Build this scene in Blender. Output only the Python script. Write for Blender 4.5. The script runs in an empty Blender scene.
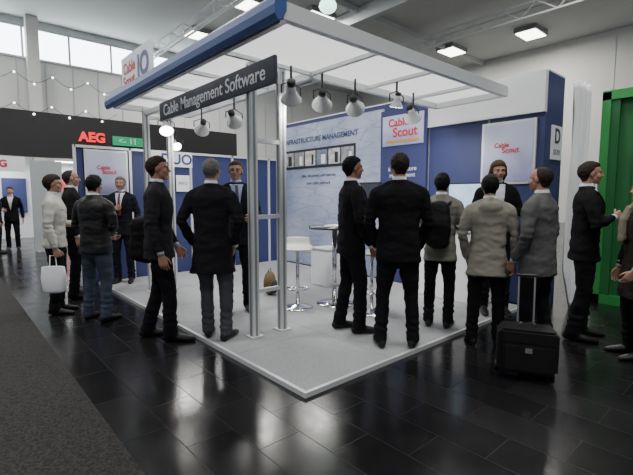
import bpy, bmesh, math, random
from mathutils import Vector, Matrix, noise
from mathutils.bvhtree import BVHTree
random.seed(7)
COL=bpy.context.collection
V=Vector
# ------------------------------------------------------------------ camera
cam=bpy.data.cameras.new('camera'); co=bpy.data.objects.new('camera',cam); COL.objects.link(co)
cam.lens=24; cam.sensor_width=36
p=math.radians(5.5)
co.location=(-1.876,-2.24,1.45)
f=V((.663*math.cos(p),.749*math.cos(p),-math.sin(p)))
co.rotation_euler=f.to_track_quat('-Z','Y').to_euler()
bpy.context.scene.camera=co

# ------------------------------------------------------------------ materials
MATS={}
def mat(name,col,rough=.6,metal=0.,emis=0.,bump=0.,bscale=40.,var=0.,vscale=8.,sheen=0.,spec=None):
    if name in MATS: return MATS[name]
    m=bpy.data.materials.new(name); m.use_nodes=True
    nt=m.node_tree; b=nt.nodes['Principled BSDF']
    b.inputs['Base Color'].default_value=(*col,1); b.inputs['Roughness'].default_value=rough
    b.inputs['Metallic'].default_value=metal
    if spec is not None: b.inputs['Specular IOR Level'].default_value=spec
    if emis>0:
        b.inputs['Emission Color'].default_value=(*col,1); b.inputs['Emission Strength'].default_value=emis
    tc=None
    if bump>0 or var>0:
        tc=nt.nodes.new('ShaderNodeTexCoord')
    if bump>0:
        n=nt.nodes.new('ShaderNodeTexNoise'); n.inputs['Scale'].default_value=bscale; n.inputs['Detail'].default_value=4
        nt.links.new(tc.outputs['Object'],n.inputs['Vector'])
        bp=nt.nodes.new('ShaderNodeBump'); bp.inputs['Strength'].default_value=bump; bp.inputs['Distance'].default_value=.01
        nt.links.new(n.outputs['Fac'],bp.inputs['Height']); nt.links.new(bp.outputs['Normal'],b.inputs['Normal'])
    if var>0:
        n=nt.nodes.new('ShaderNodeTexNoise'); n.inputs['Scale'].default_value=vscale; n.inputs['Detail'].default_value=3
        nt.links.new(tc.outputs['Object'],n.inputs['Vector'])
        r=nt.nodes.new('ShaderNodeMix'); r.data_type='RGBA'
        r.inputs['A'].default_value=(*[c*(1-var) for c in col],1); r.inputs['B'].default_value=(*[min(1,c*(1+var)) for c in col],1)
        nt.links.new(n.outputs['Fac'],r.inputs['Factor']); nt.links.new(r.outputs['Result'],b.inputs['Base Color'])
    MATS[name]=m; return m

# ------------------------------------------------------------------ basic builders
def empty(name,loc=(0,0,0),rz=0.):
    e=bpy.data.objects.new(name,None); COL.objects.link(e); e.location=loc; e.rotation_euler=(0,0,rz)
    e.empty_display_size=.1
    return e
def add_obj(name,me,parent=None,loc=None,rot=None):
    o=bpy.data.objects.new(name,me); COL.objects.link(o)
    if parent is not None: o.parent=parent
    if loc is not None: o.location=loc
    if rot is not None: o.rotation_euler=rot
    return o
def box(name,a,b,m,parent=None,bev=0.):
    bm=bmesh.new()
    bmesh.ops.create_cube(bm,size=1)
    c=(V(a)+V(b))/2; s=V(b)-V(a)
    for v in bm.verts: v.co=V((v.co.x*s.x,v.co.y*s.y,v.co.z*s.z))
    if bev>0: bmesh.ops.bevel(bm,geom=bm.edges[:],offset=bev,segments=2,affect='EDGES')
    for v in bm.verts: v.co+=c
    me=bpy.data.meshes.new(name); bm.to_mesh(me); bm.free(); me.materials.append(m)
    return add_obj(name,me,parent)
class B:
    """collects closed parts with material indices"""
    def __init__(s): s.v=[];s.f=[];s.m=[]
    def bx(s,a,b,mi=0):
        x0,y0,z0=a;x1,y1,z1=b; base=len(s.v)
        s.v+= [V((x0,y0,z0)),V((x1,y0,z0)),V((x1,y1,z0)),V((x0,y1,z0)),V((x0,y0,z1)),V((x1,y0,z1)),V((x1,y1,z1)),V((x0,y1,z1))]
        for q in ((0,3,2,1),(4,5,6,7),(0,1,5,4),(1,2,6,5),(2,3,7,6),(3,0,4,7)):
            s.f.append(tuple(base+k for k in q)); s.m.append(mi)
    def tube(s,pts,rad,mi=0,n=16,ref=V((1,0,0)),round_ends=True,sq=2.0):
        pts=[V(q) for q in pts]; rad=[(r,r) if not hasattr(r,'__len__') else r for r in rad]
        P=[];R=[];T=[]
        N=len(pts)
        tan=[]
        for i in range(N):
            if i==0:t=pts[1]-pts[0]
            elif i==N-1:t=pts[-1]-pts[-2]
            else:t=(pts[i+1]-pts[i]).normalized()+(pts[i]-pts[i-1]).normalized()
            tan.append(t.normalized())
        if round_ends:
            for k in (80,50,25):
                a=math.radians(k); r=rad[0]; rm=min(r)
                P.append(pts[0]-tan[0]*rm*math.sin(a)); R.append((r[0]*math.cos(a),r[1]*math.cos(a))); T.append(tan[0])
        for i in range(N): P.append(pts[i]);R.append(rad[i]);T.append(tan[i])
        if round_ends:
            for k in (25,50,80):
                a=math.radians(k); r=rad[-1]; rm=min(r)
                P.append(pts[-1]+tan[-1]*rm*math.sin(a)); R.append((r[0]*math.cos(a),r[1]*math.cos(a))); T.append(tan[-1])
        base=len(s.v)
        for q,r,t in zip(P,R,T):
            rf=ref if abs(ref.dot(t))<.9 else V((0,1,0))
            u=(rf-t*rf.dot(t)).normalized(); w=t.cross(u)
            for j in range(n):
                a=2*math.pi*j/n; c,d=math.cos(a),math.sin(a)
                c=math.copysign(abs(c)**(2/sq),c); d=math.copysign(abs(d)**(2/sq),d)
                s.v.append(q+u*r[0]*c+w*r[1]*d)
        K=len(P)
        for i in range(K-1):
            for j in range(n):
                j2=(j+1)%n
                s.f.append((base+i*n+j,base+i*n+j2,base+(i+1)*n+j2,base+(i+1)*n+j)); s.m.append(mi)
        s.f.append(tuple(base+j for j in reversed(range(n)))); s.m.append(mi)
        s.f.append(tuple(base+(K-1)*n+j for j in range(n))); s.m.append(mi)
    def ell(s,c,r,mi=0,n=16,k=10,fn=None):
        c=V(c); base=len(s.v)
        s.v.append(c+V((0,0,r[2]*(fn(V((0,0,1))) if fn else 1))))
        for i in range(1,k):
            a=math.pi*i/k
            for j in range(n):
                b=2*math.pi*j/n
                d=V((math.sin(a)*math.cos(b),math.sin(a)*math.sin(b),math.cos(a)))
                g=fn(d) if fn else 1
                s.v.append(c+V((r[0]*d.x*g,r[1]*d.y*g,r[2]*d.z*g)))
        s.v.append(c+V((0,0,-r[2]*(fn(V((0,0,-1))) if fn else 1))))
        L=len(s.v)-1
        for j in range(n):
            s.f.append((base,base+1+j,base+1+(j+1)%n)); s.m.append(mi)
            q=base+1+(k-2)*n
            s.f.append((q+j,L,q+(j+1)%n)); s.m.append(mi)
        for i in range(k-2):
            for j in range(n):
                q=base+1+i*n
                s.f.append((q+j,q+n+j,q+n+(j+1)%n,q+(j+1)%n)); s.m.append(mi)
    def mesh(s,name,mats,smooth=True):
        me=bpy.data.meshes.new(name); me.from_pydata([tuple(v) for v in s.v],[],s.f)
        for m in mats: me.materials.append(m)
        me.polygons.foreach_set('material_index',s.m)
        if smooth: me.polygons.foreach_set('use_smooth',[True]*len(me.polygons))
        me.update(); return me
    def remesh(s,name,mats,voxel,disp=None,rule=None,floor=None,sm=3):
        src=s.mesh('tmp',mats)
        o=bpy.data.objects.new('tmp',src); COL.objects.link(o)
        md=o.modifiers.new('r','REMESH'); md.mode='VOXEL'; md.voxel_size=voxel; md.adaptivity=0
        dg=bpy.context.evaluated_depsgraph_get()
        ev=o.evaluated_get(dg); me=bpy.data.meshes.new_from_object(ev)
        bpy.data.objects.remove(o)
        bvh=BVHTree.FromPolygons(s.v,s.f)
        me.materials.clear()
        for m in mats: me.materials.append(m)
        mi=[]
        for pl in me.polygons:
            c=pl.center; r=bvh.find_nearest(c); k=s.m[r[2]] if r[2] is not None else 0
            if rule: k=rule(c,pl.normal,k)
            mi.append(k)
        me.polygons.foreach_set('material_index',mi)
        bm=bmesh.new(); bm.from_mesh(me)
        for _ in range(sm): bmesh.ops.smooth_vert(bm,verts=bm.verts,factor=.5,use_axis_x=True,use_axis_y=True,use_axis_z=True)
        bm.normal_update()
        if disp:
            for v in bm.verts: v.co+=v.normal*disp(v.co)
        if floor is not None:
            for v in bm.verts:
                if v.co.z<floor: v.co.z=floor
        bm.to_mesh(me); bm.free()
        me.polygons.foreach_set('use_smooth',[True]*len(me.polygons))
        me.name=name; bpy.data.meshes.remove(src); me.update()
        return me
def text(name,s,size,m,loc,rot,parent=None,ext=.002,align='CENTER',bold=0.):
    c=bpy.data.curves.new(name,'FONT'); c.body=s; c.size=size; c.extrude=ext; c.align_x=align; c.align_y='CENTER'; c.offset=bold
    o=bpy.data.objects.new(name+'_t',c); COL.objects.link(o)
    me=bpy.data.meshes.new_from_object(o.evaluated_get(bpy.context.evaluated_depsgraph_get()))
    bpy.data.objects.remove(o)
    me.materials.clear(); me.materials.append(m)
    return add_obj(name,me,parent,loc,rot)
RX=(math.radians(90),0,math.radians(-90)); RY=(math.radians(90),0,0)

M_blue=mat('booth_blue',(.028,.038,.13),.55,var=.1,vscale=1.5)
M_blue2=mat('fascia_blue',(.035,.08,.25),.5)
M_navy=mat('sign_navy',(.030,.034,.055),.5)
M_white=mat('white_panel',(.74,.76,.78),.5)
M_alu=mat('aluminium',(.66,.68,.69),.4,.3)
M_alud=mat('aluminium_groove',(.25,.26,.27),.5,.3)
M_chrome=mat('chrome',(.8,.8,.82),.12,1.)
M_black=mat('black_plastic',(.015,.015,.017),.4)
M_red=mat('print_red',(.55,.02,.03),.5)
M_gold=mat('print_gold',(.55,.28,.03),.5)
M_ltx=mat('print_white',(.80,.82,.85),.5)
M_pale=mat('print_pale_blue',(.72,.76,.84),.5)
M_inkd=mat('print_dark_blue',(.05,.07,.16),.5)
M_ink=mat('print_blue',(.03,.05,.2),.5)
M_grey=mat('grey_paint',(.25,.26,.27),.6)
def poster():
    m=bpy.data.materials.new('poster_print'); m.use_nodes=True; nt=m.node_tree; b=nt.nodes['Principled BSDF']
    tc=nt.nodes.new('ShaderNodeTexCoord'); se=nt.nodes.new('ShaderNodeSeparateXYZ'); nt.links.new(tc.outputs['Generated'],se.inputs[0])
    n=nt.nodes.new('ShaderNodeTexNoise'); n.inputs['Scale'].default_value=5; n.inputs['Detail'].default_value=4; nt.links.new(tc.outputs['Object'],n.inputs['Vector'])
    ad=nt.nodes.new('ShaderNodeMath'); ad.operation='MULTIPLY_ADD'; ad.inputs[1].default_value=.6; nt.links.new(n.outputs['Fac'],ad.inputs[0]); nt.links.new(se.outputs['Z'],ad.inputs[2])
    cr=nt.nodes.new('ShaderNodeValToRGB'); cr.color_ramp.elements[0].position=.25; cr.color_ramp.elements[1].position=.95
    cr.color_ramp.elements[0].color=(.26,.27,.48,1); cr.color_ramp.elements[1].color=(.52,.55,.72,1)
    nt.links.new(ad.outputs[0],cr.inputs[0]); nt.links.new(cr.outputs[0],b.inputs['Base Color']); b.inputs['Roughness'].default_value=.4; return m
M_poster=poster()
def fabric():
    m=bpy.data.materials.new('canopy_fabric'); m.use_nodes=True; nt=m.node_tree; b=nt.nodes['Principled BSDF']
    b.inputs['Base Color'].default_value=(.85,.86,.88,1); b.inputs['Roughness'].default_value=.7
    t=nt.nodes.new('ShaderNodeBsdfTranslucent'); t.inputs[0].default_value=(.90,.92,.94,1)
    x=nt.nodes.new('ShaderNodeMixShader'); x.inputs[0].default_value=.55
    nt.links.new(b.outputs[0],x.inputs[1]); nt.links.new(t.outputs[0],x.inputs[2]); nt.links.new(x.outputs[0],nt.nodes['Material Output'].inputs[0]); return m
M_roof=fabric()

# ------------------------------------------------------------------ room shell
def floor_mat():
    m=bpy.data.materials.new('polished_black_tiles'); m.use_nodes=True; nt=m.node_tree; b=nt.nodes['Principled BSDF']
    tc=nt.nodes.new('ShaderNodeTexCoord')
    br=nt.nodes.new('ShaderNodeTexBrick'); br.inputs['Scale'].default_value=1.0
    br.inputs['Brick Width'].default_value=.6; br.inputs['Row Height'].default_value=.3; br.inputs['Mortar Size'].default_value=.003
    br.inputs['Color1'].default_value=(.007,.007,.008,1); br.inputs['Color2'].default_value=(.014,.014,.015,1); br.inputs['Mortar'].default_value=(.004,.004,.004,1)
    br.offset=.5
    mp=nt.nodes.new('ShaderNodeMapping'); mp.inputs['Rotation'].default_value=(0,0,math.radians(90))
    nt.links.new(tc.outputs['Object'],mp.inputs['Vector']); nt.links.new(mp.outputs['Vector'],br.inputs['Vector'])
    n=nt.nodes.new('ShaderNodeTexNoise'); n.inputs['Scale'].default_value=2.5; n.inputs['Detail'].default_value=6; n.inputs['Roughness'].default_value=.7
    nt.links.new(tc.outputs['Object'],n.inputs['Vector'])
    mr=nt.nodes.new('ShaderNodeMapRange'); mr.inputs[1].default_value=.3; mr.inputs[2].default_value=.7; mr.inputs[3].default_value=.12; mr.inputs[4].default_value=.27
    nt.links.new(n.outputs['Fac'],mr.inputs[0])
    mx=nt.nodes.new('ShaderNodeMath'); mx.operation='MULTIPLY_ADD'; mx.inputs[1].default_value=.25
    nt.links.new(br.outputs['Fac'],mx.inputs[0]); nt.links.new(mr.outputs[0],mx.inputs[2]); nt.links.new(mx.outputs[0],b.inputs['Roughness'])
    nt.links.new(br.outputs['Color'],b.inputs['Base Color'])
    bp=nt.nodes.new('ShaderNodeBump'); bp.inputs['Strength'].default_value=.08; bp.inputs['Distance'].default_value=.002; bp.invert=True
    nt.links.new(br.outputs['Fac'],bp.inputs['Height']); nt.links.new(bp.outputs['Normal'],b.inputs['Normal'])
    b.inputs['Specular IOR Level'].default_value=.30
    return m
box('floor',(-14,-12,-.2),(24.5,23,0),floor_mat())
def speck(name,c1,c2,scale,rough=.9,bump=.5):
    m=bpy.data.materials.new(name); m.use_nodes=True; nt=m.node_tree; b=nt.nodes['Principled BSDF']
    tc=nt.nodes.new('ShaderNodeTexCoord'); n=nt.nodes.new('ShaderNodeTexNoise'); n.inputs['Scale'].default_value=scale; n.inputs['Detail'].default_value=5; n.inputs['Roughness'].default_value=.8
    nt.links.new(tc.outputs['Object'],n.inputs['Vector'])
    cr=nt.nodes.new('ShaderNodeValToRGB'); cr.color_ramp.elements[0].position=.38; cr.color_ramp.elements[1].position=.62
    cr.color_ramp.elements[0].color=(*c1,1); cr.color_ramp.elements[1].color=(*c2,1)
    nt.links.new(n.outputs['Fac'],cr.inputs[0]); nt.links.new(cr.outputs[0],b.inputs['Base Color'])
    bp=nt.nodes.new('ShaderNodeBump'); bp.inputs['Strength'].default_value=bump; bp.inputs['Distance'].default_value=.004
    nt.links.new(n.outputs['Fac'],bp.inputs['Height']); nt.links.new(bp.outputs['Normal'],b.inputs['Normal'])
    b.inputs['Specular IOR Level'].default_value=.15
    b.inputs['Roughness'].default_value=rough; return m
box('aisle_carpet',(-6,-6,0),(-1.17,12.5,.006),speck('aisle_carpet_mat',(.009,.009,.009),(.038,.037,.036),60))
box('ceiling',(-14,-12,10),(24.5,23,10.2),mat('ceiling_paint',(.52,.53,.52),.8,var=.15,vscale=.3))
M_wall=mat('hall_wall',(.60,.62,.61),.8,var=.08,vscale=.4)
M_wall2=mat('hall_wall_right',(.60,.60,.58),.8,var=.05,vscale=.4)
M_ribm=mat('wall_rib',(.48,.49,.49),.7)
box('wall_left',(-14,23,0),(24.7,23.3,10.2),M_wall)
box('wall_right',(24.5,-12,0),(24.8,23,10.2),M_wall2)
M_win=mat('daylight_glass',(.84,.94,1.),.3,emis=8.)
x=-10.5; k=1
while x<12.4:
    e=empty('window_%d'%k)
    box('glass',(x+.05,22.93,8.2),(x+1.95,22.99,9.55),M_win,e)
    box('mullion',(x-.05,22.9,8.1),(x+.05,22.99,9.67),M_ribm,e); box('sill',(x+.05,22.9,8.1),(x+1.95,22.99,8.2),M_ribm,e); box('head',(x+.05,22.9,9.55),(x+1.95,22.99,9.65),M_ribm,e)
    x+=2.0; k+=1
rb=empty('trim_1')
for i in range(26):
    box('rib',(-12+i*1.2,22.96,4.2),(-11.96+i*1.2,22.99,8.05),M_ribm,rb)
rb=empty('trim_2')
for i in range(9):
    box('rib',(24.47,-10+i*3.6,3.),(24.49,-9.97+i*3.6,9.9),M_wall,rb)
box('wall_column',(1.6,22.3,0),(2.1,22.85,10),mat('column_paint',(.6,.6,.58),.7))
def beam(B_,a,b,r,mi=0,n=8): B_.tube([a,b],[r,r],mi,n=n,round_ends=False)
tr=B()
for x in (12.9,):
    tr.bx((x-.15,-11,9.35),(x+.15,22.8,9.95))
for y in (11.5,): tr.bx((-13,y-.06,9.75),(24.4,y+.06,9.98))
for x in (7.5,17.5):
    for (xx,zz) in ((x-.3,9.6),(x+.3,9.6),(x,9.15)): beam(tr,(xx,-11,zz),(xx,22.8,zz),.05)
    for i in range(22):
        y0=-11+i*1.5
        beam(tr,(x-.3,y0,9.6),(x,y0+.75,9.15),.025); beam(tr,(x,y0+.75,9.15),(x-.3,y0+1.5,9.6),.025)
add_obj('ceiling_trusses',tr.mesh('ceiling_trusses',[mat('truss_steel',(.50,.52,.53),.6)],smooth=False))
M_lamp=mat('lamp_panel',(1.,.98,.92),.4,emis=9.)
def hall_lamp(x,y,w=150,col=(1,.97,.92)):
    e=empty('hall_ceiling_lamp')
    box('housing',(x-.75,y-.55,9.78),(x+.75,y+.55,9.99),M_grey,e)
    box('diffuser',(x-.68,y-.48,9.74),(x+.68,y+.48,9.79),M_lamp,e)
    l=bpy.data.lights.new('lamp_light','AREA'); l.shape='RECTANGLE'; l.size=1.3; l.size_y=.9; l.energy=w; l.color=col
    o=bpy.data.objects.new('lamp_light',l); COL.objects.link(o); o.parent=e; o.location=(x,y,9.72)
for x,y in [(9.0,14.2),(8.8,18.9),(11.8,13.2),(20.7,11.5),(21.4,7.4)]: hall_lamp(x,y,380)
for x,y in [(-4,-4),(2,-3),(-4,4),(2,3),(9,1),(-4,11),(15,4),(3,10),(-2,18.5)]: hall_lamp(x,y,380)  # lamps outside the view, added to light the hall

# ------------------------------------------------------------------ booth
pf=empty('booth_platform')
box('carpet_tiles',(0.03,.03,0),(3.70,5.36,.038),speck('booth_carpet',(.24,.25,.265),(.36,.37,.385),90,.85,.2),pf)
box('edge_front',(0,0,0),(3.7,.03,.039),M_alu,pf); box('edge_side',(0,.03,0),(.03,5.36,.039),M_alu,pf)
sm=mat('carpet_seam',(.20,.21,.22),.9)
for i in (1,2,3): box('seam',(i*1.0-.003,.03,.0375),(i*1.0+.003,5.36,.0384),sm,pf)
for i in (1,2,3,4,5): box('seam',(.03,i*1.0-.003,.0375),(3.7,i*1.0+.003,.0384),sm,pf)
Z0=.040
def graphic_mat():
    m=bpy.data.materials.new('network_graphic_print'); m.use_nodes=True; nt=m.node_tree; b=nt.nodes['Principled BSDF']
    tc=nt.nodes.new('ShaderNodeTexCoord')
    mp=nt.nodes.new('ShaderNodeMapping'); mp.inputs['Rotation'].default_value=(math.radians(28),0,0); mp.inputs['Scale'].default_value=(1,.45,2.0)
    nt.links.new(tc.outputs['Object'],mp.inputs['Vector'])
    mp2=nt.nodes.new('ShaderNodeMapping'); mp2.inputs['Rotation'].default_value=(math.radians(-35),0,0); mp2.inputs['Scale'].default_value=(1,.4,1.6)
    nt.links.new(tc.outputs['Object'],mp2.inputs['Vector'])
    def edges(sc,w,inp):
        vo=nt.nodes.new('ShaderNodeTexVoronoi'); vo.feature='DISTANCE_TO_EDGE'; vo.inputs['Scale'].default_value=sc
        nt.links.new(inp,vo.inputs['Vector'])
        r=nt.nodes.new('ShaderNodeMapRange'); r.inputs[1].default_value=0; r.inputs[2].default_value=w; r.inputs[3].default_value=1; r.inputs[4].default_value=0
        nt.links.new(vo.outputs['Distance'],r.inputs[0]); return r
    a=edges(2.6,.045,mp.outputs[0]); c=edges(3.5,.04,mp2.outputs[0])
    mx=nt.nodes.new('ShaderNodeMath'); mx.operation='MULTIPLY_ADD'; mx.inputs[1].default_value=.6; nt.links.new(c.outputs[0],mx.inputs[0]); nt.links.new(a.outputs[0],mx.inputs[2])
    n=nt.nodes.new('ShaderNodeTexNoise'); n.inputs['Scale'].default_value=1.0; n.inputs['Detail'].default_value=4; nt.links.new(tc.outputs['Object'],n.inputs['Vector'])
    cr=nt.nodes.new('ShaderNodeValToRGB'); cr.color_ramp.elements[0].position=.35; cr.color_ramp.elements[1].position=.65
    cr.color_ramp.elements[0].color=(.23,.28,.43,1); cr.color_ramp.elements[1].color=(.44,.49,.62,1); nt.links.new(n.outputs['Fac'],cr.inputs[0])
    mm=nt.nodes.new('ShaderNodeMath'); mm.operation='MULTIPLY'; mm.inputs[1].default_value=.40; mm.use_clamp=True; nt.links.new(mx.outputs[0],mm.inputs[0])
    q=nt.nodes.new('ShaderNodeMix'); q.data_type='RGBA'; nt.links.new(mm.outputs[0],q.inputs['Factor']); nt.links.new(cr.outputs[0],q.inputs['A']); q.inputs['B'].default_value=(.12,.16,.31,1)
    nt.links.new(q.outputs['Result'],b.inputs['Base Color']); b.inputs['Roughness'].default_value=.5; return m
bw=empty('booth_back_wall')
box('wall_core',(3.82,-.12,0),(4.38,5.5,3.0),M_blue,bw)
box('graphic_panel',(3.78,2.45,Z0),(3.82,5.38,2.92),graphic_mat(),bw)
box('blue_panels',(3.79,-.12,Z0),(3.82,1.55,2.5),M_blue,bw)
box('header_panel',(3.74,-.12,2.5),(3.82,1.55,3.0),M_white,bw)
box('column_panel',(3.72,1.55,Z0),(3.82,2.45,2.86),M_blue,bw)
box('cap',(3.82,-.12,3.0),(4.38,5.5,3.02),M_white,bw)
for y in (.6,1.55): box('joint',(3.775,y-.012,Z0),(3.80,y+.012,2.5),M_alud,bw)
box('sign_scout',(3.705,1.60,2.28),(3.72,2.40,2.76),M_poster,bw)
text('txt_cable','Cable',.17,M_red,(3.703,2.08,2.64),RX,bw,bold=.004)
text('txt_scout','Scout',.21,M_red,(3.703,1.95,2.48),RX,bw,bold=.004)
box('gold_bar',(3.701,1.68,2.33),(3.706,2.32,2.365),M_gold,bw)
text('txt_col','infrastructure\nmanagement',.10,M_pale,(3.718,2.0,1.85),RX,bw)
text('txt_head','INFRASTRUCTURE MANAGEMENT',.14,M_inkd,(3.775,4.1,2.60),RX,bw,bold=.003)
box('photo_band',(3.768,3.08,2.03),(3.78,5.22,2.42),M_black,bw)
cols=[(.28,.30,.33),(.50,.52,.52),(.16,.2,.26),(.55,.56,.58),(.22,.24,.24),(.4,.4,.44)]
for i in range(6):
    y0=3.12+i*.35
    box('photo_%d'%i,(3.762,y0,2.08),(3.77,y0+.31,2.37),mat('photo_print_%d'%i,cols[i],.4,var=.9,vscale=11),bw)
    box('photo_detail_%d'%i,(3.759,y0+.05,2.10),(3.763,y0+.11+.03*(i%3),2.28+.02*(i%2)),M_black if i%2 else M_ltx,bw)
for i in range(2): text('txt_b%d'%i,['plan, document and operate','your cable network'][i],.09,M_inkd,(3.775,4.1,1.88-i*.15),RX,bw)
ps=empty('wall_poster')
box('frame',(3.755,-.03,1.62),(3.788,.68,2.44),M_alu,ps); box('sheet',(3.748,0,1.65),(3.756,.65,2.41),M_poster,ps)
text('t1','Cable',.085,M_red,(3.746,.40,2.13),RX,ps,bold=.002); text('t2','Scout',.10,M_red,(3.746,.28,2.06),RX,ps,bold=.002)
sd=empty('stand_number_sign'); box('plate',(3.98,-.145,1.93),(4.30,-.122,2.36),M_ltx,sd)
text('t','D',.26,M_black,(4.14,-.147,2.22),RY,sd,bold=.006); text('t2','S17/1',.10,M_black,(4.14,-.147,2.02),RY,sd)
lw=empty('booth_side_wall')
box('wall_core',(-.25,5.42,0),(3.76,5.5,2.27),M_blue,lw)
for x in (-.25,.6,1.7,2.6,3.5): box('post',(x-.02,5.39,0),(x+.02,5.43,2.28),M_alu,lw)
box('rail',(-.25,5.39,2.24),(3.76,5.43,2.28),M_alu,lw)
p2=empty('wall_poster'); box('frame',(-.12,5.375,1.48),(.55,5.39,2.22),M_alu,p2); box('sheet',(-.09,5.368,1.51),(.52,5.376,2.19),M_poster,p2)
text('t1','Cable',.09,M_red,(.16,5.366,1.93),RY,p2,bold=.002); text('t2','Scout',.10,M_red,(.25,5.366,1.86),RY,p2,bold=.002)
p3=empty('logo_sign'); box('plate',(.95,5.37,2.0),(1.72,5.39,2.27),M_ltx,p3); text('t','DUO',.26,M_ink,(1.42,5.368,2.13),RY,p3,bold=.006); text('t1','cable',.13,M_red,(1.08,5.366,2.12),RY,p3)
p4=empty('notice_sheet'); box('sheet',(1.40,5.375,1.55),(1.66,5.388,1.85),M_ltx,p4); text('t','INFO',.08,M_ink,(1.53,5.373,1.7),RY,p4)

# canopy
cn=empty('booth_canopy')
zt=2.75
def sheet(x0,y0,x1,y1,tag):
    me=bpy.data.meshes.new('panel'); me.from_pydata([(x0,y0,zt),(x1,y0,zt),(x1,y1,zt),(x0,y1,zt)],[],[(0,1,2,3)]); me.materials.append(M_roof)
    add_obj('panel_'+tag,me,cn)
sheet(.0,.25,3.42,1.2,'front'); sheet(.0,1.2,1.1,4.15,'side')
def rib(a,b): box('rib',a,b,M_alu,cn)
rib((-.02,.20,zt-.07),(3.44,.26,zt+.05)); rib((1.1,1.17,zt-.07),(3.42,1.23,zt+.01)); rib((3.38,.26,zt-.07),(3.44,1.23,zt+.05))
rib((1.07,1.2,zt-.07),(1.13,4.15,zt+.01)); rib((0,4.10,zt-.07),(1.13,4.16,zt+.05)); rib((0,.26,zt-.07),(.05,4.15,zt+.01))
for x in (1.1,1.95,2.8): rib((x-.02,.26,zt-.045),(x+.02,1.17,zt-.008))
for y in (1.2,1.95,2.7,3.4): rib((.05,y-.02,zt-.045),(1.07,y+.02,zt-.008))
vs=[];fs=[]
prof=[(.0,.13),(-.05,.115),(-.09,.07),(-.11,.0),(-.105,-.06),(-.085,-.10),(-.06,-.10),(-.03,-.07),(-.005,-.02)]
for i in range(2):
    y=(.185,4.18)[i]
    for (a,b_) in prof: vs.append((a,y,zt+b_*.92))
n=len(prof)
for j in range(n): fs.append((j,(j+1)%n,n+(j+1)%n,n+j))
fs.append(tuple(range(n))[::-1]); fs.append(tuple(range(n,2*n)))
me=bpy.data.meshes.new('valance'); me.from_pydata(vs,[],fs); me.materials.append(M_blue2); add_obj('blue_valance',me,cn)
def ladder(y):
    for x in (.42,.77):
        box('post',(x-.04,y-.04,Z0),(x+.04,y+.04,zt-.02),M_alu,cn,bev=.006)
        for (a,b_) in (((x-.012,y-.044,Z0),(x+.012,y+.044,zt-.05)),((x-.044,y-.012,Z0),(x+.044,y+.012,zt-.05))): box('groove',a,b_,M_alud,cn)
        box('foot',(x-.07,y-.07,Z0),(x+.07,y+.07,Z0+.012),M_alu,cn)
    for z in (.5,1.25,2.0,2.6): box('rung',(.46,y-.02,z-.02),(.73,y+.02,z+.02),M_alu,cn)
ladder(1.3); ladder(4.1)
for x in (.42,.77): box('top_rail',(x-.03,1.3,2.62),(x+.03,4.1,2.68),M_alu,cn)
sg=empty('hanging_name_sign')
box('board',(.335,.80,2.43),(.368,3.36,2.665),M_navy,sg,bev=.004)
text('lettering','Cable Management Software',.197,M_ltx,(.333,2.08,2.545),RX,sg,bold=.001)
rs=empty('rooftop_sign'); box('board',(.02,2.8,2.80),(.07,3.8,3.25),M_ltx,rs)
text('t1','JO',.36,M_ink,(.018,3.02,3.02),RX,rs,bold=.012); text('t2','Cable',.19,M_red,(.018,3.5,3.09),RX,rs,bold=.004); text('t3','Scout',.19,M_red,(.018,3.52,2.93),RX,rs,bold=.004)
box('leg_1',(.055,2.9,2.785),(.075,2.93,2.83),M_alu,rs); box('leg_2',(.055,3.67,2.785),(.075,3.7,2.83),M_alu,rs)

M_hot=mat('lamp_bulb',(1.,.97,.9),.4,emis=18.)
M_shade=mat('lamp_housing',(.58,.59,.60),.35,.2)
def flood(x,y,z,tx,ty,tz,w=46,hang=.14,ang=110,sc=.82):
    e=empty('flood_light',(x,y,z))
    d=(V((tx,ty,tz))-V((x,y,z))).normalized(); q=d.to_track_quat('-Z','Y')
    b=B()
    b.tube([(0,0,.16),(0,0,.10),(0,0,.07),(0,0,-.03),(0,0,-.04)],[.045,.055,.06,.125,.13],0,n=20,round_ends=False)
    b.tube([(0,0,-.0402),(0,0,-.043)],[.115,.115],1,n=20,round_ends=False)
    b.tube([(0,0,.22),(0,0,.16)],[.05,.05],2,n=14,round_ends=False)
    me=b.mesh('head',[M_shade,M_hot,M_black])
    o=add_obj('lamp_head',me,e); o.rotation_mode='QUATERNION'; o.rotation_quaternion=q; o.scale=(sc,)*3
    b=B(); b.tube([(-.12,0,.03),(-.12,0,.10),(0,0,.15),(.12,0,.10),(.12,0,.03)],[.008]*5,0,n=8)
    b.tube([(0,0,.15),(0,0,.15+hang)],[.012,.012],0,n=8)
    add_obj('yoke',b.mesh('yoke',[M_black]),e)
    l=bpy.data.lights.new('lamp_light','SPOT'); l.energy=w; l.spot_size=math.radians(ang); l.spot_blend=.7; l.shadow_soft_size=.08; l.color=(1,.96,.91)
    lo=bpy.data.objects.new('lamp_light',l); COL.objects.link(lo); lo.parent=e; lo.rotation_mode='QUATERNION'; lo.rotation_quaternion=q; lo.location=d*.07
for a in [(.75,1.1,2.42,2.2,3.0,.2),(1.14,1.08,2.42,3.2,3.4,.8),(1.55,1.0,2.42,3.8,2.6,1.2),(2.6,1.0,2.44,3.8,1.3,1.2),
          (1.0,2.6,2.42,3.0,4.6,1.0),(1.0,3.5,2.42,1.6,5.4,1.2)]:
    flood(*a)
flood(.62,3.85,2.42,.1,2.2,.3,w=36); flood(1.95,.75,2.46,2.2,1.4,0,w=45,sc=.6,hang=.1); flood(1.3,5.1,2.35,1.1,2.6,.2,w=32,sc=.7,hang=.1)
box('lamp_arm',(1.28,5.05,2.60),(1.32,5.42,2.63),M_black,lw)
box('lamp_arm_post',(1.28,5.40,2.27),(1.32,5.44,2.63),M_black,lw)

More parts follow.
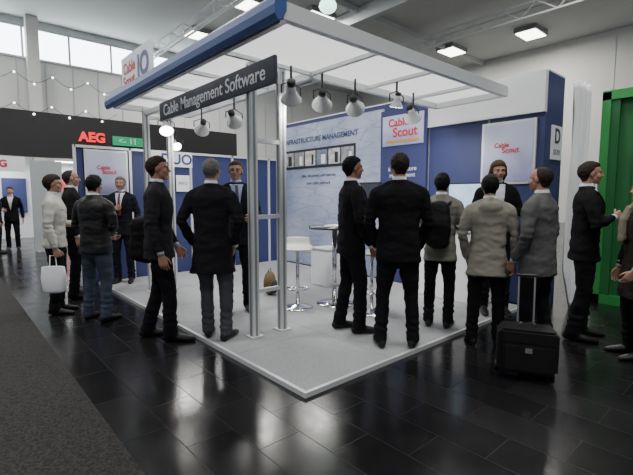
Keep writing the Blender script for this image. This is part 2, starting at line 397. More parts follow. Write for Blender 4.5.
# ------------------------------------------------------------------ furniture
def stool(x,y,h,rz,colm):
    e=empty('bar_stool',(x,y,Z0),rz)
    b=B()
    b.tube([(0,0,0),(0,0,.008),(0,0,.02),(0,0,.05)],[.20,.20,.12,.03],0,n=28,round_ends=False)
    b.tube([(0,0,.04),(0,0,h-.02)],[.025,.022],0,n=14,round_ends=False)
    pts=[(.14*math.cos(a),.05+.14*math.sin(a),.26) for a in [math.radians(k) for k in range(-20,201,20)]]
    b.tube([(0.02,0,.26)]+pts+[(-.02,0,.26)],[.009]*(len(pts)+2),0,n=8)
    add_obj('pedestal',b.mesh('ped',[M_chrome]),e)
    s=B()
    s.tube([(0,-.17,h+.10),(0,-.175,h+.03),(0,-.15,h),(0,0,h-.005),(0,.14,h),(0,.19,h-.02)],[(.16,.015),(.18,.018),(.19,.022),(.2,.025),(.19,.022),(.17,.012)],0,n=16,sq=3)
    add_obj('seat',s.mesh('seat',[colm]),e)
M_seat=mat('stool_seat',(.62,.62,.58),.35)
stool(1.46,1.89,.78,math.radians(140),M_seat); stool(1.99,1.11,.74,math.radians(60),mat('stool_seat_grey',(.3,.31,.32),.4))
tb=empty('high_table',(1.95,1.72,Z0))
b=B(); b.tube([(0,0,0),(0,0,.012),(0,0,.03)],[.24,.24,.05],0,n=28,round_ends=False); b.tube([(0,0,.02),(0,0,1.0)],[.035,.035],0,n=16,round_ends=False)
add_obj('pedestal',b.mesh('p',[M_chrome]),tb)
b=B(); b.tube([(0,0,1.0),(0,0,1.03)],[.34,.34],0,n=36,round_ends=False); add_obj('top',b.mesh('t',[mat('table_top',(.05,.05,.055),.2)]),tb)
box('brochures',(-.12,-.1,1.03),(.1,.08,1.045),M_ltx,tb)
dk=empty('demo_counter')
box('body',(3.25,.38,Z0),(3.68,1.4,.98),M_white,dk,bev=.01); box('top',(3.22,.35,.98),(3.70,1.45,1.02),mat('counter_top',(.5,.52,.55),.3),dk,bev=.006)
mn=empty('monitor')
box('bezel',(3.42,.40,1.27),(3.46,.98,1.64),M_black,mn,bev=.006); box('screen',(3.415,.42,1.29),(3.42,.96,1.62),mat('screen_glow',(.40,.58,.85),.2,emis=.7,var=.5,vscale=9),mn)
box('neck',(3.45,.66,1.03),(3.48,.72,1.4),M_black,mn); box('base',(3.36,.56,1.021),(3.56,.82,1.035),M_black,mn)
ds=empty('display_stand',(2.75,1.95,Z0),math.radians(10))
box('panel',(-.03,-.3,1.15),(.03,.3,1.62),M_black,ds,bev=.01); box('screen',(-.036,-.28,1.18),(-.03,.28,1.59),mat('screen_dark',(.03,.04,.06),.1),ds)
box('pole',(-.02,-.03,0.01),(.02,.03,1.2),M_alu,ds); box('base',(-.2,-.22,0),(.2,.22,.012),M_alu,ds)
pl_=empty('display_plinth'); box('body',(2.55,2.5,Z0),(2.95,2.9,.62),M_white,pl_,bev=.01); box('top',(2.53,2.48,.62),(2.97,2.92,.64),M_alu,pl_)
bp_=empty('backpack',(1.61,2.72,Z0),.5); bp_.scale=(.85,)*3
b=B(); b.ell((0,0,.2),(.15,.10,.21),0); b.ell((0,-.09,.14),(.11,.05,.12),1); b.tube([(-.05,0,.40),(-.03,0,.45),(.03,0,.45),(.05,0,.40)],[.012]*4,1,n=8)
add_obj('bag',b.remesh('bag',[mat('backpack_tan',(.14,.10,.045),.8),mat('backpack_dark',(.04,.04,.04),.8)],.01,floor=0),bp_)

# ------------------------------------------------------------------ drape, green structure
def drape():
    N=60; K=30; vs=[];fs=[]
    for k in range(K+1):
        z=2.9*k/K
        for i in range(N+1):
            u=i/N; pull=.75+.45*abs(z-1.5)/1.5*.6
            x=4.36+(u-.5)*.46*pull+ .02*math.sin(z*3); y=-.33+.035*math.sin(u*34+z*.8)+.02*math.sin(u*13+z*2)-(.10*(1-z/.5) if z<.5 else 0)
            vs.append((x,y,z+.004))
    for k in range(K):
        for i in range(N):
            a=k*(N+1)+i; fs.append((a,a+1,a+N+2,a+N+1))
    me=bpy.data.meshes.new('drape'); me.from_pydata(vs,[],fs); me.materials.append(mat('white_fabric',(.82,.84,.86),.8))
    me.polygons.foreach_set('use_smooth',[True]*len(me.polygons))
    o=add_obj('white_curtain',me); s=o.modifiers.new('s','SOLIDIFY'); s.thickness=.004
drape()
gn=empty('green_container')
M_gr=mat('container_green',(.012,.13,.035),.5,var=.2,vscale=2); M_gr2=mat('container_frame_green',(.03,.26,.06),.45)
box('body',(4.86,-5,0),(7,-.45,2.75),M_gr,gn)
for y in (-.5,-1.45,-2.4,-3.4,-4.4): box('frame_post',(4.78,y-.05,0),(4.86,y+.05,2.82),M_gr2,gn)
for z in (.06,2.78): box('frame_rail',(4.78,-5,z-.06),(4.86,-.45,z+.06),M_gr2,gn)
for i in range(16):
    y=-.6-i*.28
    box('corrugation',(4.80,y-.05,.12),(4.855,y+.05,2.72),M_gr,gn)
for y in (-.95,-1.9): box('lock_bar',(4.74,y-.02,.1),(4.78,y+.02,2.7),M_gr2,gn)

# ------------------------------------------------------------------ background stands (left)
nb=empty('neighbour_stand')
box('fascia',(-8,14.2,2.75),(8,14.5,4.2),mat('fascia_black',(.010,.010,.012),.6),nb)
box('wall',(-8,15.9,0),(8,16.0,2.75),mat('stand_wall',(.62,.64,.66),.6,var=.2,vscale=.8),nb)
box('white_banner',(-1.9,14.15,2.25),(.2,14.2,2.72),M_ltx,nb); text('rt','AEG',.30,M_red,(-.55,14.14,2.48),RY,nb,bold=.01)
box('red_panel',(-1.5,15.8,.4),(-.6,15.88,2.2),M_red,nb)
box('screen',(-3.5,15.8,1.2),(-1.7,15.88,2.2),mat('screen_blue',(.3,.4,.5),.3,emis=.5),nb)
for i in range(6): box('poster',(-.3+i*1.3,15.8,.9),(.4+i*1.3,15.88,2.1),[M_blue,M_red,M_blue,M_poster][i%4],nb)
for x in (-2.2,-.4,1.6,3.4):  # glowing strips with area lights, added to brighten the stand
    box('added_strip_light',(x-.4,15.0,2.66),(x+.4,15.12,2.70),mat('added_strip_glow',(1,.98,.95),.4,emis=12.),nb)
    l=bpy.data.lights.new('stand_fill_light','AREA'); l.size=.8; l.energy=45; lo=bpy.data.objects.new('stand_fill_light',l); COL.objects.link(lo); lo.parent=nb; lo.location=(x,15.06,2.62)
text('red_sign','AEG',.44,mat('sign_red_glow',(.9,.02,.03),.5,emis=1.0),(2.2,14.15,3.5),RY,nb,bold=.02)
box('green_sign',(2.85,14.1,3.3),(3.9,14.16,3.62),mat('exit_green',(.01,.28,.12),.5,emis=.5),nb); text('g','<- 11',.3,M_ltx,(3.37,14.09,3.46),RY,nb)
for x in (-6,-1.95,4.5): box('column',(x-.1,14.3,0),(x+.1,14.5,2.8),M_grey,nb)
pt=empty('partition_panel'); box('panel',(-.1,11,0.02),(.62,11.06,2.4),mat('partition_grey',(.42,.46,.47),.6),pt); box('foot_a',(-.05,10.85,0),(.0,11.2,.02),M_alu,pt); box('foot_b',(.5,10.85,0),(.55,11.2,.02),M_alu,pt)
ct=empty('info_counter'); box('body',(-2.6,13.2,0),(-1.2,13.7,1.0),M_white,ct); box('top',(-2.7,13.1,1.0),(-1.1,13.8,1.05),M_red,ct)
st2=empty('rear_stand'); box('wall',(1.2,9.0,0),(4.5,9.1,2.2),mat('rear_stand_wall',(.25,.27,.3),.6),st2); box('top_rail',(1.2,8.95,2.2),(4.5,9.12,2.28),M_alu,st2)
sl=B()
for r,(y,zb) in enumerate([(14.0,4.35),(13.6,5.2)]):
    for i in range(-6,3):
        x0=i*1.0
        for k in range(2):
            t=k/2; z=zb-.28*math.sin(math.pi*t); sl.ell((x0+t,y,z),(.035,.035,.035),0,n=6,k=4)
        q=[(x0+t/6,y,zb+.04-.28*math.sin(math.pi*t/6)) for t in range(7)]
        sl.tube(q,[.008]*7,1,n=4,round_ends=False)
add_obj('string_lights',sl.mesh('sl',[mat('bulb_glow',(.95,1,.95),.4,emis=6),M_black]))
pg=empty('pendant_lamp'); b=B(); b.ell((0,0,0),(.25,.25,.2),0); b.tube([(0,0,.18),(0,0,3.1)],[.015,.015],1,n=6)
o=add_obj('globe',b.mesh('g',[mat('pendant_glow',(.55,1.,.8),.3,emis=3.),M_black]),pg); pg.location=(6.7,6.96,6.85)

# ------------------------------------------------------------------ people
SK=dict(fair=mat('skin_fair',(.36,.20,.14),.55,bump=.1,bscale=60),tan=mat('skin_tan',(.31,.18,.115),.55),dark=mat('skin_ruddy',(.33,.165,.11),.55))
M_lip=mat('lips',(.27,.12,.10),.55); M_eye=mat('eye_white',(.5,.49,.47),.4); M_iris=mat('iris_dark',(.02,.015,.01),.2)
HAIR=dict(black=mat('hair_black',(.006,.0055,.0055),.7,bump=.6,bscale=90,spec=.15),brown=mat('hair_brown',(.024,.015,.010),.7,bump=.6,bscale=90,spec=.15),
          light=mat('hair_light_brown',(.085,.052,.028),.7,bump=.6,bscale=90,spec=.15),grey=mat('hair_grey',(.12,.115,.108),.7,bump=.6,bscale=90,spec=.15),
          dkgrey=mat('hair_dark_grey',(.030,.028,.026),.7,bump=.6,bscale=90,spec=.15))
M_shoe=mat('shoe_leather',(.010,.009,.009),.45,spec=.3); M_shirt=mat('shirt_white',(.55,.58,.64),.7); M_shirtb=mat('shirt_blue',(.30,.37,.52),.7)
M_tie=mat('tie_dark',(.05,.03,.07),.5); M_tie2=mat('tie_red',(.12,.02,.03),.5)
def cloth(n,c,r=.9): return mat(n,c,r,bump=.25,bscale=25,var=.15,vscale=5,spec=.12)
C_black=cloth('wool_black',(.0075,.0075,.009)); C_coat=cloth('coat_black',(.011,.011,.013)); C_navy=cloth('suit_dark_navy',(.010,.012,.018))
C_leather=mat('leather_black',(.009,.009,.010),.5,bump=.3,bscale=20,spec=.3); C_cream=cloth('jacket_cream',(.45,.44,.41)); C_beige=cloth('jacket_taupe',(.24,.23,.195)); C_beige2=cloth('jacket_light_taupe',(.17,.165,.145))
C_tweed=cloth('tweed_grey',(.085,.086,.085)); C_jeans=cloth('denim',(.045,.058,.085)); C_greytr=cloth('trousers_grey',(.055,.058,.065)); C_tr=cloth('trousers_black',(.008,.008,.010)); C_brown=cloth('coat_brown',(.018,.014,.012)); C_char=cloth('suit_charcoal',(.018,.018,.021))
C_pack=mat('bag_black',(.006,.006,.007),.7,spec=.2); C_scarf=cloth('scarf_beige',(.20,.17,.13))

def hand_mesh(curl,mir,skin,nm):
    b=B(); sg=-1 if mir else 1
    b.tube([(0,0,.05),(0,0,.0),(0,.002,-.035),(0,.002,-.085),(0,.003,-.098)],[(.026,.020),(.027,.018),(.038,.016),(.042,.014),(.036,.011)],0,n=14)
    L=[.074,.082,.077,.060]; X=[.031,.0105,-.0105,-.030]
    for i in range(4):
        q=V((X[i]*sg,.002,-.092+abs(i-1)*.004)); pts=[q+V((0,0,.02)),q]; a=0
        for k,fr in enumerate((.45,.32,.23)):
            a+=math.radians(curl[k]+i*3); q=q+V((X[i]*sg*.8,math.sin(a),-math.cos(a))).normalized()*L[i]*fr; pts.append(q)
        b.tube(pts,[.0085,.0085,.0078,.007,.006],0,n=8)
    th=[V((.018*sg,.004,-.02)),V((.040*sg,.012,-.045)),V((.054*sg,.022,-.072)),V((.056*sg,.032,-.096))]
    b.tube(th,[.012,.0115,.0098,.008],0,n=8)
    return b.remesh(nm,[SK[skin]],.0035,sm=1)
HANDS={}
def get_hand(curlname,mir,skin):
    k=(curlname,mir,skin)
    if k not in HANDS:
        c=dict(relax=(18,28,20),grip=(62,82,45))[curlname]
        HANDS[k]=hand_mesh(c,mir,skin,'hand_mesh')
    return HANDS[k]
HEADS={}
HC=V((0,.015,.11))
def head_mesh(skin,var=0):
    if (skin,var) in HEADS: return HEADS[(skin,var)]
    b=B(); c=HC; w=1
    b.ell(c+V((0,-.012,.02)),(.074*w,.092,.086),0,n=24,k=16)
    b.ell(c+V((0,.026,-.045)),(.057*w,.060,.064),0,n=20,k=12)
    b.ell(c+V((0,.064,-.091)),(.026,.020,.018),0)
    for s in (-1,1):
        b.ell(c+V((.034*s,.053,-.030)),(.027,.030,.030),0); b.ell(c+V((.076*w*s,-.004,-.008)),(.008,.018,.029),0)
        b.ell(c+V((.030*s,.073,.020)),(.026,.012,.008),0)
        b.ell(c+V((.010*s,.093,-.030)),(.008,.009,.007),0)
    b.tube([c+V((0,.080,.018)),c+V((0,.091,-.008)),c+V((0,.103,-.027))],[.009,.009,.0105],0,n=10)
    b.ell(c+V((0,.084,-.054)),(.021,.008,.004),1); b.ell(c+V((0,.083,-.061)),(.017,.008,.005),1)
    b.tube([(0,-.012,-.11),(0,-.010,-.02),(0,.0,.06)],[.060,.055,.052],0,n=18)
    me=b.remesh('head_mesh',[SK[skin],M_lip],.0042,sm=3)
    HEADS[(skin,var)]=me; return me
EY=None
def eyes_mesh():
    global EY
    if EY: return EY
    b=B()
    for s in (-1,1):
        b.ell(HC+V((.030*s,.068,.0)),(.0125,.0095,.0055),0,n=12,k=8); b.ell(HC+V((.030*s,.0755,.0)),(.0050,.0032,.0048),1,n=10,k=6)
        b.tube([HC+V((.017*s,.074,.003)),HC+V((.030*s,.0785,.0062)),HC+V((.043*s,.070,.003))],[.002]*3,1,n=6)
    EY=b.mesh('eyes',[M_eye,M_iris]); return EY
def hair_mesh(style,colr):
    b=B(); sd=random.random()*30
    if style=='long': pts=[(-1,-1.2),(-.2,-1.2),(.12,-.85),(.3,-.35),(.5,.30),(1,.50)]; g=1.17
    elif style=='full': pts=[(-1,-1.1),(-.35,-1.0),(-.12,-.6),(.08,-.38),(.22,-.05),(.38,.30),(.6,.42),(1,.46)]; g=1.15
    elif style=='receding': pts=[(-1,-1.05),(-.40,-.9),(-.15,-.5),(.05,-.28),(.15,.25),(.28,.72),(.45,.88),(1,.99)]; g=1.06
    else: pts=[(-1,-1.05),(-.40,-.9),(-.15,-.5),(.05,-.28),(.2,.05),(.38,.38),(.6,.48),(1,.52)]; g=1.10
    pm=random.choice((-1,1))
    def th(y):
        for (a,u),(c_,w) in zip(pts,pts[1:]):
            if y<=c_: return u+(w-u)*max(0,(y-a))/(c_-a)
        return pts[-1][1]
    def fn(d):
        e_=.10*noise.noise(V((d.x*8,d.y*8,d.z*8+sd)))
        t=max(-1,min(1,(d.z+e_-th(d.y))/.16)); h=.5+.5*t
        top=max(0,d.z)**1.5*.09 + (.09+.06*pm*d.x)*max(0,d.y)*max(0,d.z-.2)
        if style=='receding': top*=.3
        st=.045*noise.noise(V((d.x*16,d.y*5,d.z*5+sd)))+.06*noise.noise(V((d.x*4+sd,d.y*4,d.z*4)))
        if style=='receding': st*=.4
        return .88+(g+top+st-.88)*h
    b.ell(HC+V((0,-.014,.016)),(.075,.094,.086),0,n=64,k=44,fn=fn)
    wd=.058 if style!='full' else .064
    b.tube([HC+V((0,-.040,.0)),HC+V((0,-.044,-.045)),HC+V((0,-.036,-.085))],[(wd,.052),(wd-.003,.044),(wd-.014,.032)],0,n=18)
    if style=='long':
        for s in (-1,1): b.tube([HC+V((.070*s,-.01,.03)),HC+V((.080*s,-.015,-.04)),HC+V((.066*s,-.03,-.12))],[.024,.028,.014],0,n=10)
        b.tube([HC+V((0,-.09,.03)),HC+V((0,-.10,-.05)),HC+V((0,-.085,-.12))],[(.05,.03),(.065,.03),(.05,.015)],0,n=12)
    for s in (-1,1): b.tube([HC+V((.014*s,.083,.017)),HC+V((.030*s,.084,.022)),HC+V((.046*s,.072,.017))],[.0028,.0035,.0025],0,n=6)
    return b.mesh('hair',[HAIR[colr]])
ARM=dict(hang=((.245,-.02,1.15),(.265,.04,.90)),front=((.265,-.01,1.16),(.055,.205,1.04)),pocket=((.28,-.06,1.165),(.215,.05,.95)),
         bent=((.25,-.03,1.15),(.17,.23,1.13)),strap=((.25,.06,1.17),(.14,.17,1.33)),chest=((.26,.03,1.16),(.09,.19,1.22)),low=((.25,-.01,1.15),(.20,.12,.92)))
def person(name,x,y,phi,h,jacket,trousers,hairc='black',style='short',hem=.80,arms=('hang','hang'),feet=None,shirt=None,tie=None,vopen=None,
           headyaw=0,headpitch=0,z=Z0,skin='fair',lean=0.,bulk=1.,hood=False,hands=('relax','relax'),glasses=False,badge=False,legr=1.,upper2=None,bag=None,scarf=None):
    F=V((.663,.749)); R=V((.749,-.663)); a=math.radians(phi); d=F*math.cos(a)+R*math.sin(a)
    rz=math.atan2(-d.x,d.y); e=empty(name,(x,y,z),rz)
    s=h/1.765
    b=B(); lw=lambda z_: lean*(max(0,z_-.93))
    def P(x_,y_,z_): return V((x_*s,(y_+lw(z_))*s,z_*s))
    w=bulk
    sh=M_shirt if shirt is None else shirt
    mats=[jacket,trousers,M_shoe,sh,jacket,upper2 or jacket]
    rows=[(1.04,.160,.118),(1.14,.160,.120),(1.24,.174,.124),(1.33,.186,.126),(1.40,.184,.116),(1.445,.150,.096),(1.478,.100,.080),(1.51,.066,.064)]
    low=[(.93,.176,.126),(.86,.181,.130)] if hem<.9 else [(.95,.172,.125)]
    if hem<.8: low+= [(.75,.190,.140)]
    low=[(hem,(.188 if hem>.75 else .20+.02*(.75-hem)/.15),(.136 if hem>.75 else .150))]+[r for r in reversed(low) if r[0]>hem+.03]
    allr=low+rows
    b.tube([P(0,-.005+(.012 if 1.2<r[0]<1.4 else 0),r[0]) for r in allr],[(r[1]*w*s,r[2]*w*s) for r in allr],0,n=28,round_ends=False,sq=2.4)
    b.tube([P(-.178*w,-.005,1.405),P(-.08,-.008,1.462),P(.08,-.008,1.462),P(.178*w,-.005,1.405)],[(.056*s,.062*s),(.052*s,.060*s),(.052*s,.060*s),(.056*s,.062*s)],0,n=14,ref=V((0,1,0)))
    b.tube([P(0,-.012,1.465),P(0,-.014,1.530)],[(.082*s,.076*s),(.070*s,.068*s)],0,n=20,round_ends=False)
    b.tube([P(0,-.005,1.0),P(0,-.005,.86)],[(.150*w*s,.108*w*s),(.165*w*s,.118*w*s)],1,n=20,sq=2.4)
    ft=feet or ((-.11,0,8),(.11,0,-8))
    for i,sg in enumerate((-1,1)):
        fx,fy,fa=ft[i]
        hip=V((.085*sg,0,.90)); ank=V((fx,fy-.03,.085)); kn=(hip+ank)/2+V((.01*sg,.035+.10*abs(fy-.0)*(1 if fy<0 else .4),.02))
        pts=[hip,(hip*.5+kn*.5),kn,(kn*.45+ank*.55),V((ank.x,ank.y,.055))]
        b.tube([P(*q) for q in pts],[(.092*legr*w*s,.100*w*s),(.084*legr*w*s,.088*w*s),(.066*legr*s,.070*s),(.062*legr*s,.066*s),(.060*legr*s,.068*s)],1,n=16,round_ends=False)
        ra=math.radians(fa); fd=V((-math.sin(ra),math.cos(ra),0)); o=V((fx,fy,0))
        b.tube([P(*(o-fd*.075+V((0,0,.042)))),P(*(o+V((0,0,.045)))),P(*(o+fd*.09+V((0,0,.034)))),P(*(o+fd*.185+V((0,0,.022))))],
               [(.038*s,.042*s),(.040*s,.046*s),(.048*s,.034*s),(.034*s,.022*s)],2,n=14)
    cf=B()
    for i,sg in enumerate((-1,1)):
        ar=arms[i]; ar=ARM[ar] if isinstance(ar,str) else ar
        el=V(ar[0]); wr=V(ar[1]); el.x*=sg; wr.x*=sg
        if w>1: el.x+=sg*.02*(w-1)*10*.6
        sh0=V((.178*w*sg,-.003,1.395))
        mid=(sh0+el)/2+V((.006*sg,0,0)); mf=(el*.5+wr*.5)
        fd=(wr-el).normalized()
        b.tube([P(*sh0),P(*mid),P(*el),P(*mf),P(*(wr-fd*.01))],[.064*s*w,.058*s*w,.051*s,.047*s,.041*s],0,n=14,round_ends=True)
        cf.tube([P(*(wr-fd*.03)),P(*(wr+fd*.040))],[.033*s,.031*s],0,n=14,round_ends=False)
        pz=V((-sg,0,0)) if abs(fd.x)<.8 else V((0,-1,0))
        if abs(fd.y)>.75: pz=V((-sg,0,-.6)).normalized()
        zz=-fd; yy=(pz-zz*pz.dot(zz)).normalized(); xx=yy.cross(zz)
        Mx=Matrix((xx,yy,zz)).transposed().to_4x4(); Mx.translation=P(*(wr+fd*.042))
        hm=get_hand(hands[i],sg<0,skin)
        ho=add_obj('hand_'+('left' if sg<0 else 'right'),hm,e); ho.matrix_local=Mx@Matrix.Scale(s*1.02,4)
    if hood: b.ell(P(0,-.085,1.44),(.12*s,.060*s,.07*s),0); b.tube([P(-.085,-.02,1.49),P(0,-.09,1.52),P(.085,-.02,1.49)],[.032*s]*3,0,n=10)
    if scarf: b.tube([P(.09*math.sin(t*math.pi/4),-.01+.085*math.cos(t*math.pi/4),1.505) for t in range(9)],[.030*s]*9,5,n=10); b.tube([P(.03,.11,1.48),P(.05,.155,1.35),P(.05,.155,1.15)],[(.05*s,.02*s)]*3,5,n=10)
    if bag=='pack':
        b.tube([P(0,-.20,1.0),P(0,-.215,1.2),P(0,-.19,1.40)],[(.13*s,.075*s),(.14*s,.085*s),(.11*s,.06*s)],5,n=18,sq=3)
        for sg in (-1,1): b.tube([P(.10*sg,-.12,1.42),P(.105*sg,0,1.475),P(.11*sg,.11,1.38),P(.13*sg,.12,1.2),P(.15*sg,-.05,1.08)],[(.02*s,.012*s)]*5,5,n=8)
    if bag=='shoulder':
        b.tube([P(-.27,-.14,.80),P(-.27,-.13,1.12)],[(.09*s,.19*s),(.085*s,.18*s)],5,n=18,sq=4)
        b.tube([P(-.25,-.05,1.10),P(-.20,.03,1.40),P(-.155,-.0,1.485),P(-.20,-.12,1.40),P(-.26,-.16,1.10)],[(.014*s,.02*s)]*5,5,n=8)
    sd=random.random()*50
    def disp(c):
        a_=.010 if c.z>.12*s else 0
        if c.z>1.38*s: a_*=.5
        q=V((c.x*7,c.y*7,c.z*14))+V((sd,sd,sd)); q2=V((c.x*18+sd,c.y*18,c.z*30))
        el=.004*math.exp(-((c.z-1.14*s)/.09)**2)*math.sin(c.z*110) if abs(c.x)>.2*s else 0
        kn=.005*math.exp(-((c.z-.2*s)/.10)**2)*math.sin(c.z*95+c.x*20)
        return a_*noise.noise(q)+a_*.45*noise.noise(q2)+(el+kn if a_ else 0)
    me=b.remesh('body',mats,.0115,disp=disp,floor=0.0,sm=2)
    add_obj('body',me,e)
    cf.tube([P(0,-.008,1.49),P(0,-.006,1.552)],[(.068*s,.068*s),(.0605*s,.0595*s)],0,n=24,round_ends=False)
    add_obj('collar_and_cuffs',cf.mesh('c',[sh]),e)
    bvh=BVHTree.FromPolygons([v.co.copy() for v in me.vertices],[tuple(q.vertices) for q in me.polygons])
    def hit(X,Z):
        r=bvh.ray_cast(V((X,.03*s+lw(Z/s)*s,Z)),V((0,1,0)))
        return r[0].y if r[0] is not None and r[0].y<.2*s+lw(Z/s)*s else None
    def strip(nm,z0,z1,xf,off,m,nc=8,nr=26,th=.004):
        vs=[];fs=[];last=.1*s
        for i in range(nr+1):
            Z=(z0+(z1-z0)*i/nr)*s; a_,b_=xf(Z/s)
            for j in range(nc+1):
                X=(a_+(b_-a_)*j/nc)*s; yv=hit(X,Z)
                if yv is None: yv=last
                last=yv; vs.append((X,yv+off,Z))
        for i in range(nr):
            for j in range(nc):
                q=i*(nc+1)+j; fs.append((q,q+nc+1,q+nc+2,q+1))
        mm=bpy.data.meshes.new(nm); mm.from_pydata(vs,[],fs); mm.materials.append(m); mm.polygons.foreach_set('use_smooth',[True]*len(mm.polygons))
        o=add_obj(nm,mm,e); so=o.modifiers.new('s','SOLIDIFY'); so.thickness=th; so.offset=1
    if vopen is not None:
        top=1.495; W=lambda Z:.006+.070*max(0,(Z-vopen))/(top-vopen)
        strip('shirt_front',vopen,top,lambda Z:(-W(Z),W(Z)),.002,sh)
        for sg in (-1,1):
            strip('lapel',vopen-.01,1.47,lambda Z:tuple(sorted((sg*(W(Z)-.006),sg*(W(Z)+.012+.040*min(1,max(0,(Z-vopen)/.22)))))),.005,jacket,nc=5,th=.006)
        if tie is not None: strip('tie',max(vopen-.0,1.08),1.485,lambda Z:(-(.014+.035*(1.49-Z)),(.014+.035*(1.49-Z))),.008,tie,nc=4)
    hr=empty('head_joint'); hr.parent=e; hr.location=P(0,0,1.542); hr.rotation_euler=(math.radians(headpitch),0,math.radians(headyaw)); hr.scale=(s,s,s)
    add_obj('head',head_mesh(skin),hr); add_obj('eyes',eyes_mesh(),hr); add_obj('hair',hair_mesh(style,hairc),hr)
    if glasses:
        g=B()
        for sg in (-1,1):
            g.tube([HC+V((.031*sg+.021*math.cos(t*math.pi/6),.090,.0+.015*math.sin(t*math.pi/6))) for t in range(13)],[.0018]*13,0,n=6)
            g.tube([HC+V((.052*sg,.088,.004)),HC+V((.08*sg,.0,.006))],[.0018]*2,0,n=6)
        g.tube([HC+V((-.01,.092,.002)),HC+V((.01,.092,.002))],[.0018]*2,0,n=6)
        add_obj('glasses',g.mesh('g',[M_black]),hr)
    if badge:
        box('badge',(-.04*s,.140*s,1.13*s),(.04*s,.147*s,1.24*s),M_ltx,e)
        g=B(); g.tube([P(-.06,.075,1.48),P(-.03,.138,1.35),P(0,.142,1.24),P(.03,.138,1.35),P(.06,.075,1.48)],[(.006,.002)]*5,0,n=6); add_obj('lanyard',g.mesh('l',[M_ink]),e)
    return e
# left group
person('man_in_cream_jacket',-.85,3.80,70,1.72,C_cream,C_tr,'brown','full',hem=.86,arms=('bent','hang'),z=0,hands=('relax','grip'),skin='tan')
person('man_in_dark_jacket',-.50,4.55,60,1.83,C_black,C_tr,'dkgrey','receding',hem=.78,arms=('hang','hang'),z=0)
person('man_in_leather_jacket',-.56,3.13,12,1.70,C_leather,C_jeans,'black','full',hem=.83,arms=('front','front'),z=0,bulk=1.08,feet=((-.15,.02,10),(.14,-.03,-10)),headpitch=-8)
person('man_in_dark_suit',.32,5.05,172,1.74,C_navy,C_navy,'grey',arms=('hang','chest'),vopen=1.12,tie=M_tie2,skin='fair')
person('man_with_shoulder_bag',-.26,1.97,78,1.85,C_char,C_tr,'brown',hem=.80,arms=('low','hang'),z=0,bag='shoulder',feet=((-.10,-.13,8),(.11,.12,-6)),upper2=C_pack,bulk=1.04,skin='dark')
person('man_in_overcoat',.10,1.54,5,1.78,C_coat,C_greytr,'grey',hem=.66,arms=('pocket','pocket'),bulk=1.06,feet=((-.07,.05,10),(.14,-.03,-12)),headpitch=-5)
person('man_with_tie',.80,2.25,165,1.84,C_navy,C_tr,'light',arms=('bent','hang'),vopen=1.10,tie=M_tie,shirt=M_shirtb,glasses=True,headyaw=-10,feet=((-.12,0,8),(.12,.08,-8)))
# centre right group
person('man_in_black_suit',1.28,.78,75,1.82,C_black,C_tr,'black',arms=('hang','low'),vopen=1.15,tie=M_tie,feet=((-.11,-.06,6),(.11,.08,-6)),skin='dark')
person('man_in_black_suit',1.27,.17,8,1.81,C_black,C_tr,'brown',arms=('low','low'),bulk=1.10,feet=((-.15,0,12),(.15,.03,-14)),headyaw=15)
person('man_with_backpack',2.12,.26,25,1.66,C_beige2,C_tr,'black','full',hem=.78,arms=('bent','bent'),bag='pack',upper2=C_pack,skin='tan')
person('man_in_hooded_jacket',2.06,-.30,15,1.66,C_beige,C_tr,'black','full',hem=.74,arms=('low','hang'),hood=True,skin='tan',z=0,bulk=1.05,feet=((-.13,0,10),(.13,.02,-10)),headpitch=-6)
person('man_with_long_hair',3.12,.14,186,1.84,C_black,C_tr,'light','long',arms=('chest','low'),vopen=1.08,headpitch=-6,feet=((-.11,.06,6),(.11,.03,-6)))
person('man_in_tweed_jacket',2.17,-.72,-38,1.72,C_tweed,C_tr,'brown','receding',hem=.76,arms=('low','hang'),z=0,bulk=1.08,hands=('relax','grip'),feet=((-.13,.02,10),(.13,-.04,-10)),skin='dark')
person('man_with_badge',2.98,-.86,112,1.80,C_black,C_tr,'brown',arms=('hang','chest'),vopen=1.12,badge=True,z=0,feet=((-.12,.05,6),(.12,-.06,-6)))
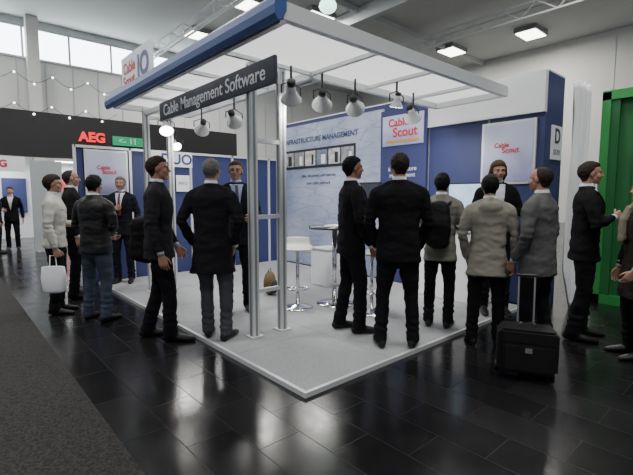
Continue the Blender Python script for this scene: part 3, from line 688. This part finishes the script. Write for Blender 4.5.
person('woman_in_dark_coat',2.76,-1.36,-80,1.62,C_brown,C_tr,'light','long',hem=.6,arms=('low','hang'),z=0,scarf=True,upper2=C_scarf)
# far people
person('man_in_dark_suit',-.46,12.0,150,1.72,C_black,C_tr,'brown',z=0.0,arms=('hang','bent'),vopen=1.1)
person('man_in_dark_jacket',-.85,11.3,60,1.70,C_navy,C_tr,'black',z=0)
person('man_in_dark_jacket',-.9,13.0,-20,1.76,C_black,C_tr,'brown',z=0)
cb=empty('carrier_bag',(-.93,3.56,0)); b=B(); b.tube([(0,0,.34),(0,0,.5),(0,0,.62)],[(.13,.04),(.14,.04),(.13,.012)],0,n=18,sq=4)
b.tube([(-.04,0,.61),(-.03,0,.755),(.03,0,.755),(.04,0,.61)],[.006]*4,0,n=6); add_obj('bag',b.mesh('bag',[mat('carrier_white',(.75,.76,.8),.5)]),cb); cb.rotation_euler=(0,0,-.6)
tc_=empty('trolley_case',(1.60,-.88,0),math.radians(-62))
M_case=mat('case_fabric',(.008,.008,.009),.6,bump=.3,bscale=80,spec=.25)
box('shell',(-.22,-.12,.05),(.22,.12,.40),M_case,tc_,bev=.03); box('front_pocket',(-.18,-.155,.08),(.18,-.11,.30),M_case,tc_,bev=.015); box('flap',(-.2,-.135,.29),(.2,.125,.41),M_case,tc_,bev=.02)
box('latch',(-.025,-.163,.24),(.025,-.15,.28),M_chrome,tc_)
b=B()
for sg in (-1,1):
    b.tube([(.21*sg-.015,.08,.035),(.21*sg+.015,.08,.035)],[.035,.035],1,n=16,round_ends=False)
    b.tube([(.06*sg,.11,.1),(.06*sg,.16,.80)],[.007,.007],0,n=8)
b.tube([(-.07,.16,.80),(.07,.16,.80)],[.013,.013],1,n=8)
b.tube([(-.06,0,.41),(-.05,0,.44),(.05,0,.44),(.06,0,.41)],[.01]*4,1,n=8)
add_obj('handle_and_wheels',b.mesh('h',[M_alud,M_black]),tc_)

w=bpy.data.worlds.new('world'); bpy.context.scene.world=w; w.use_nodes=True
w.node_tree.nodes['Background'].inputs[0].default_value=(.60,.63,.68,1); w.node_tree.nodes['Background'].inputs[1].default_value=.7
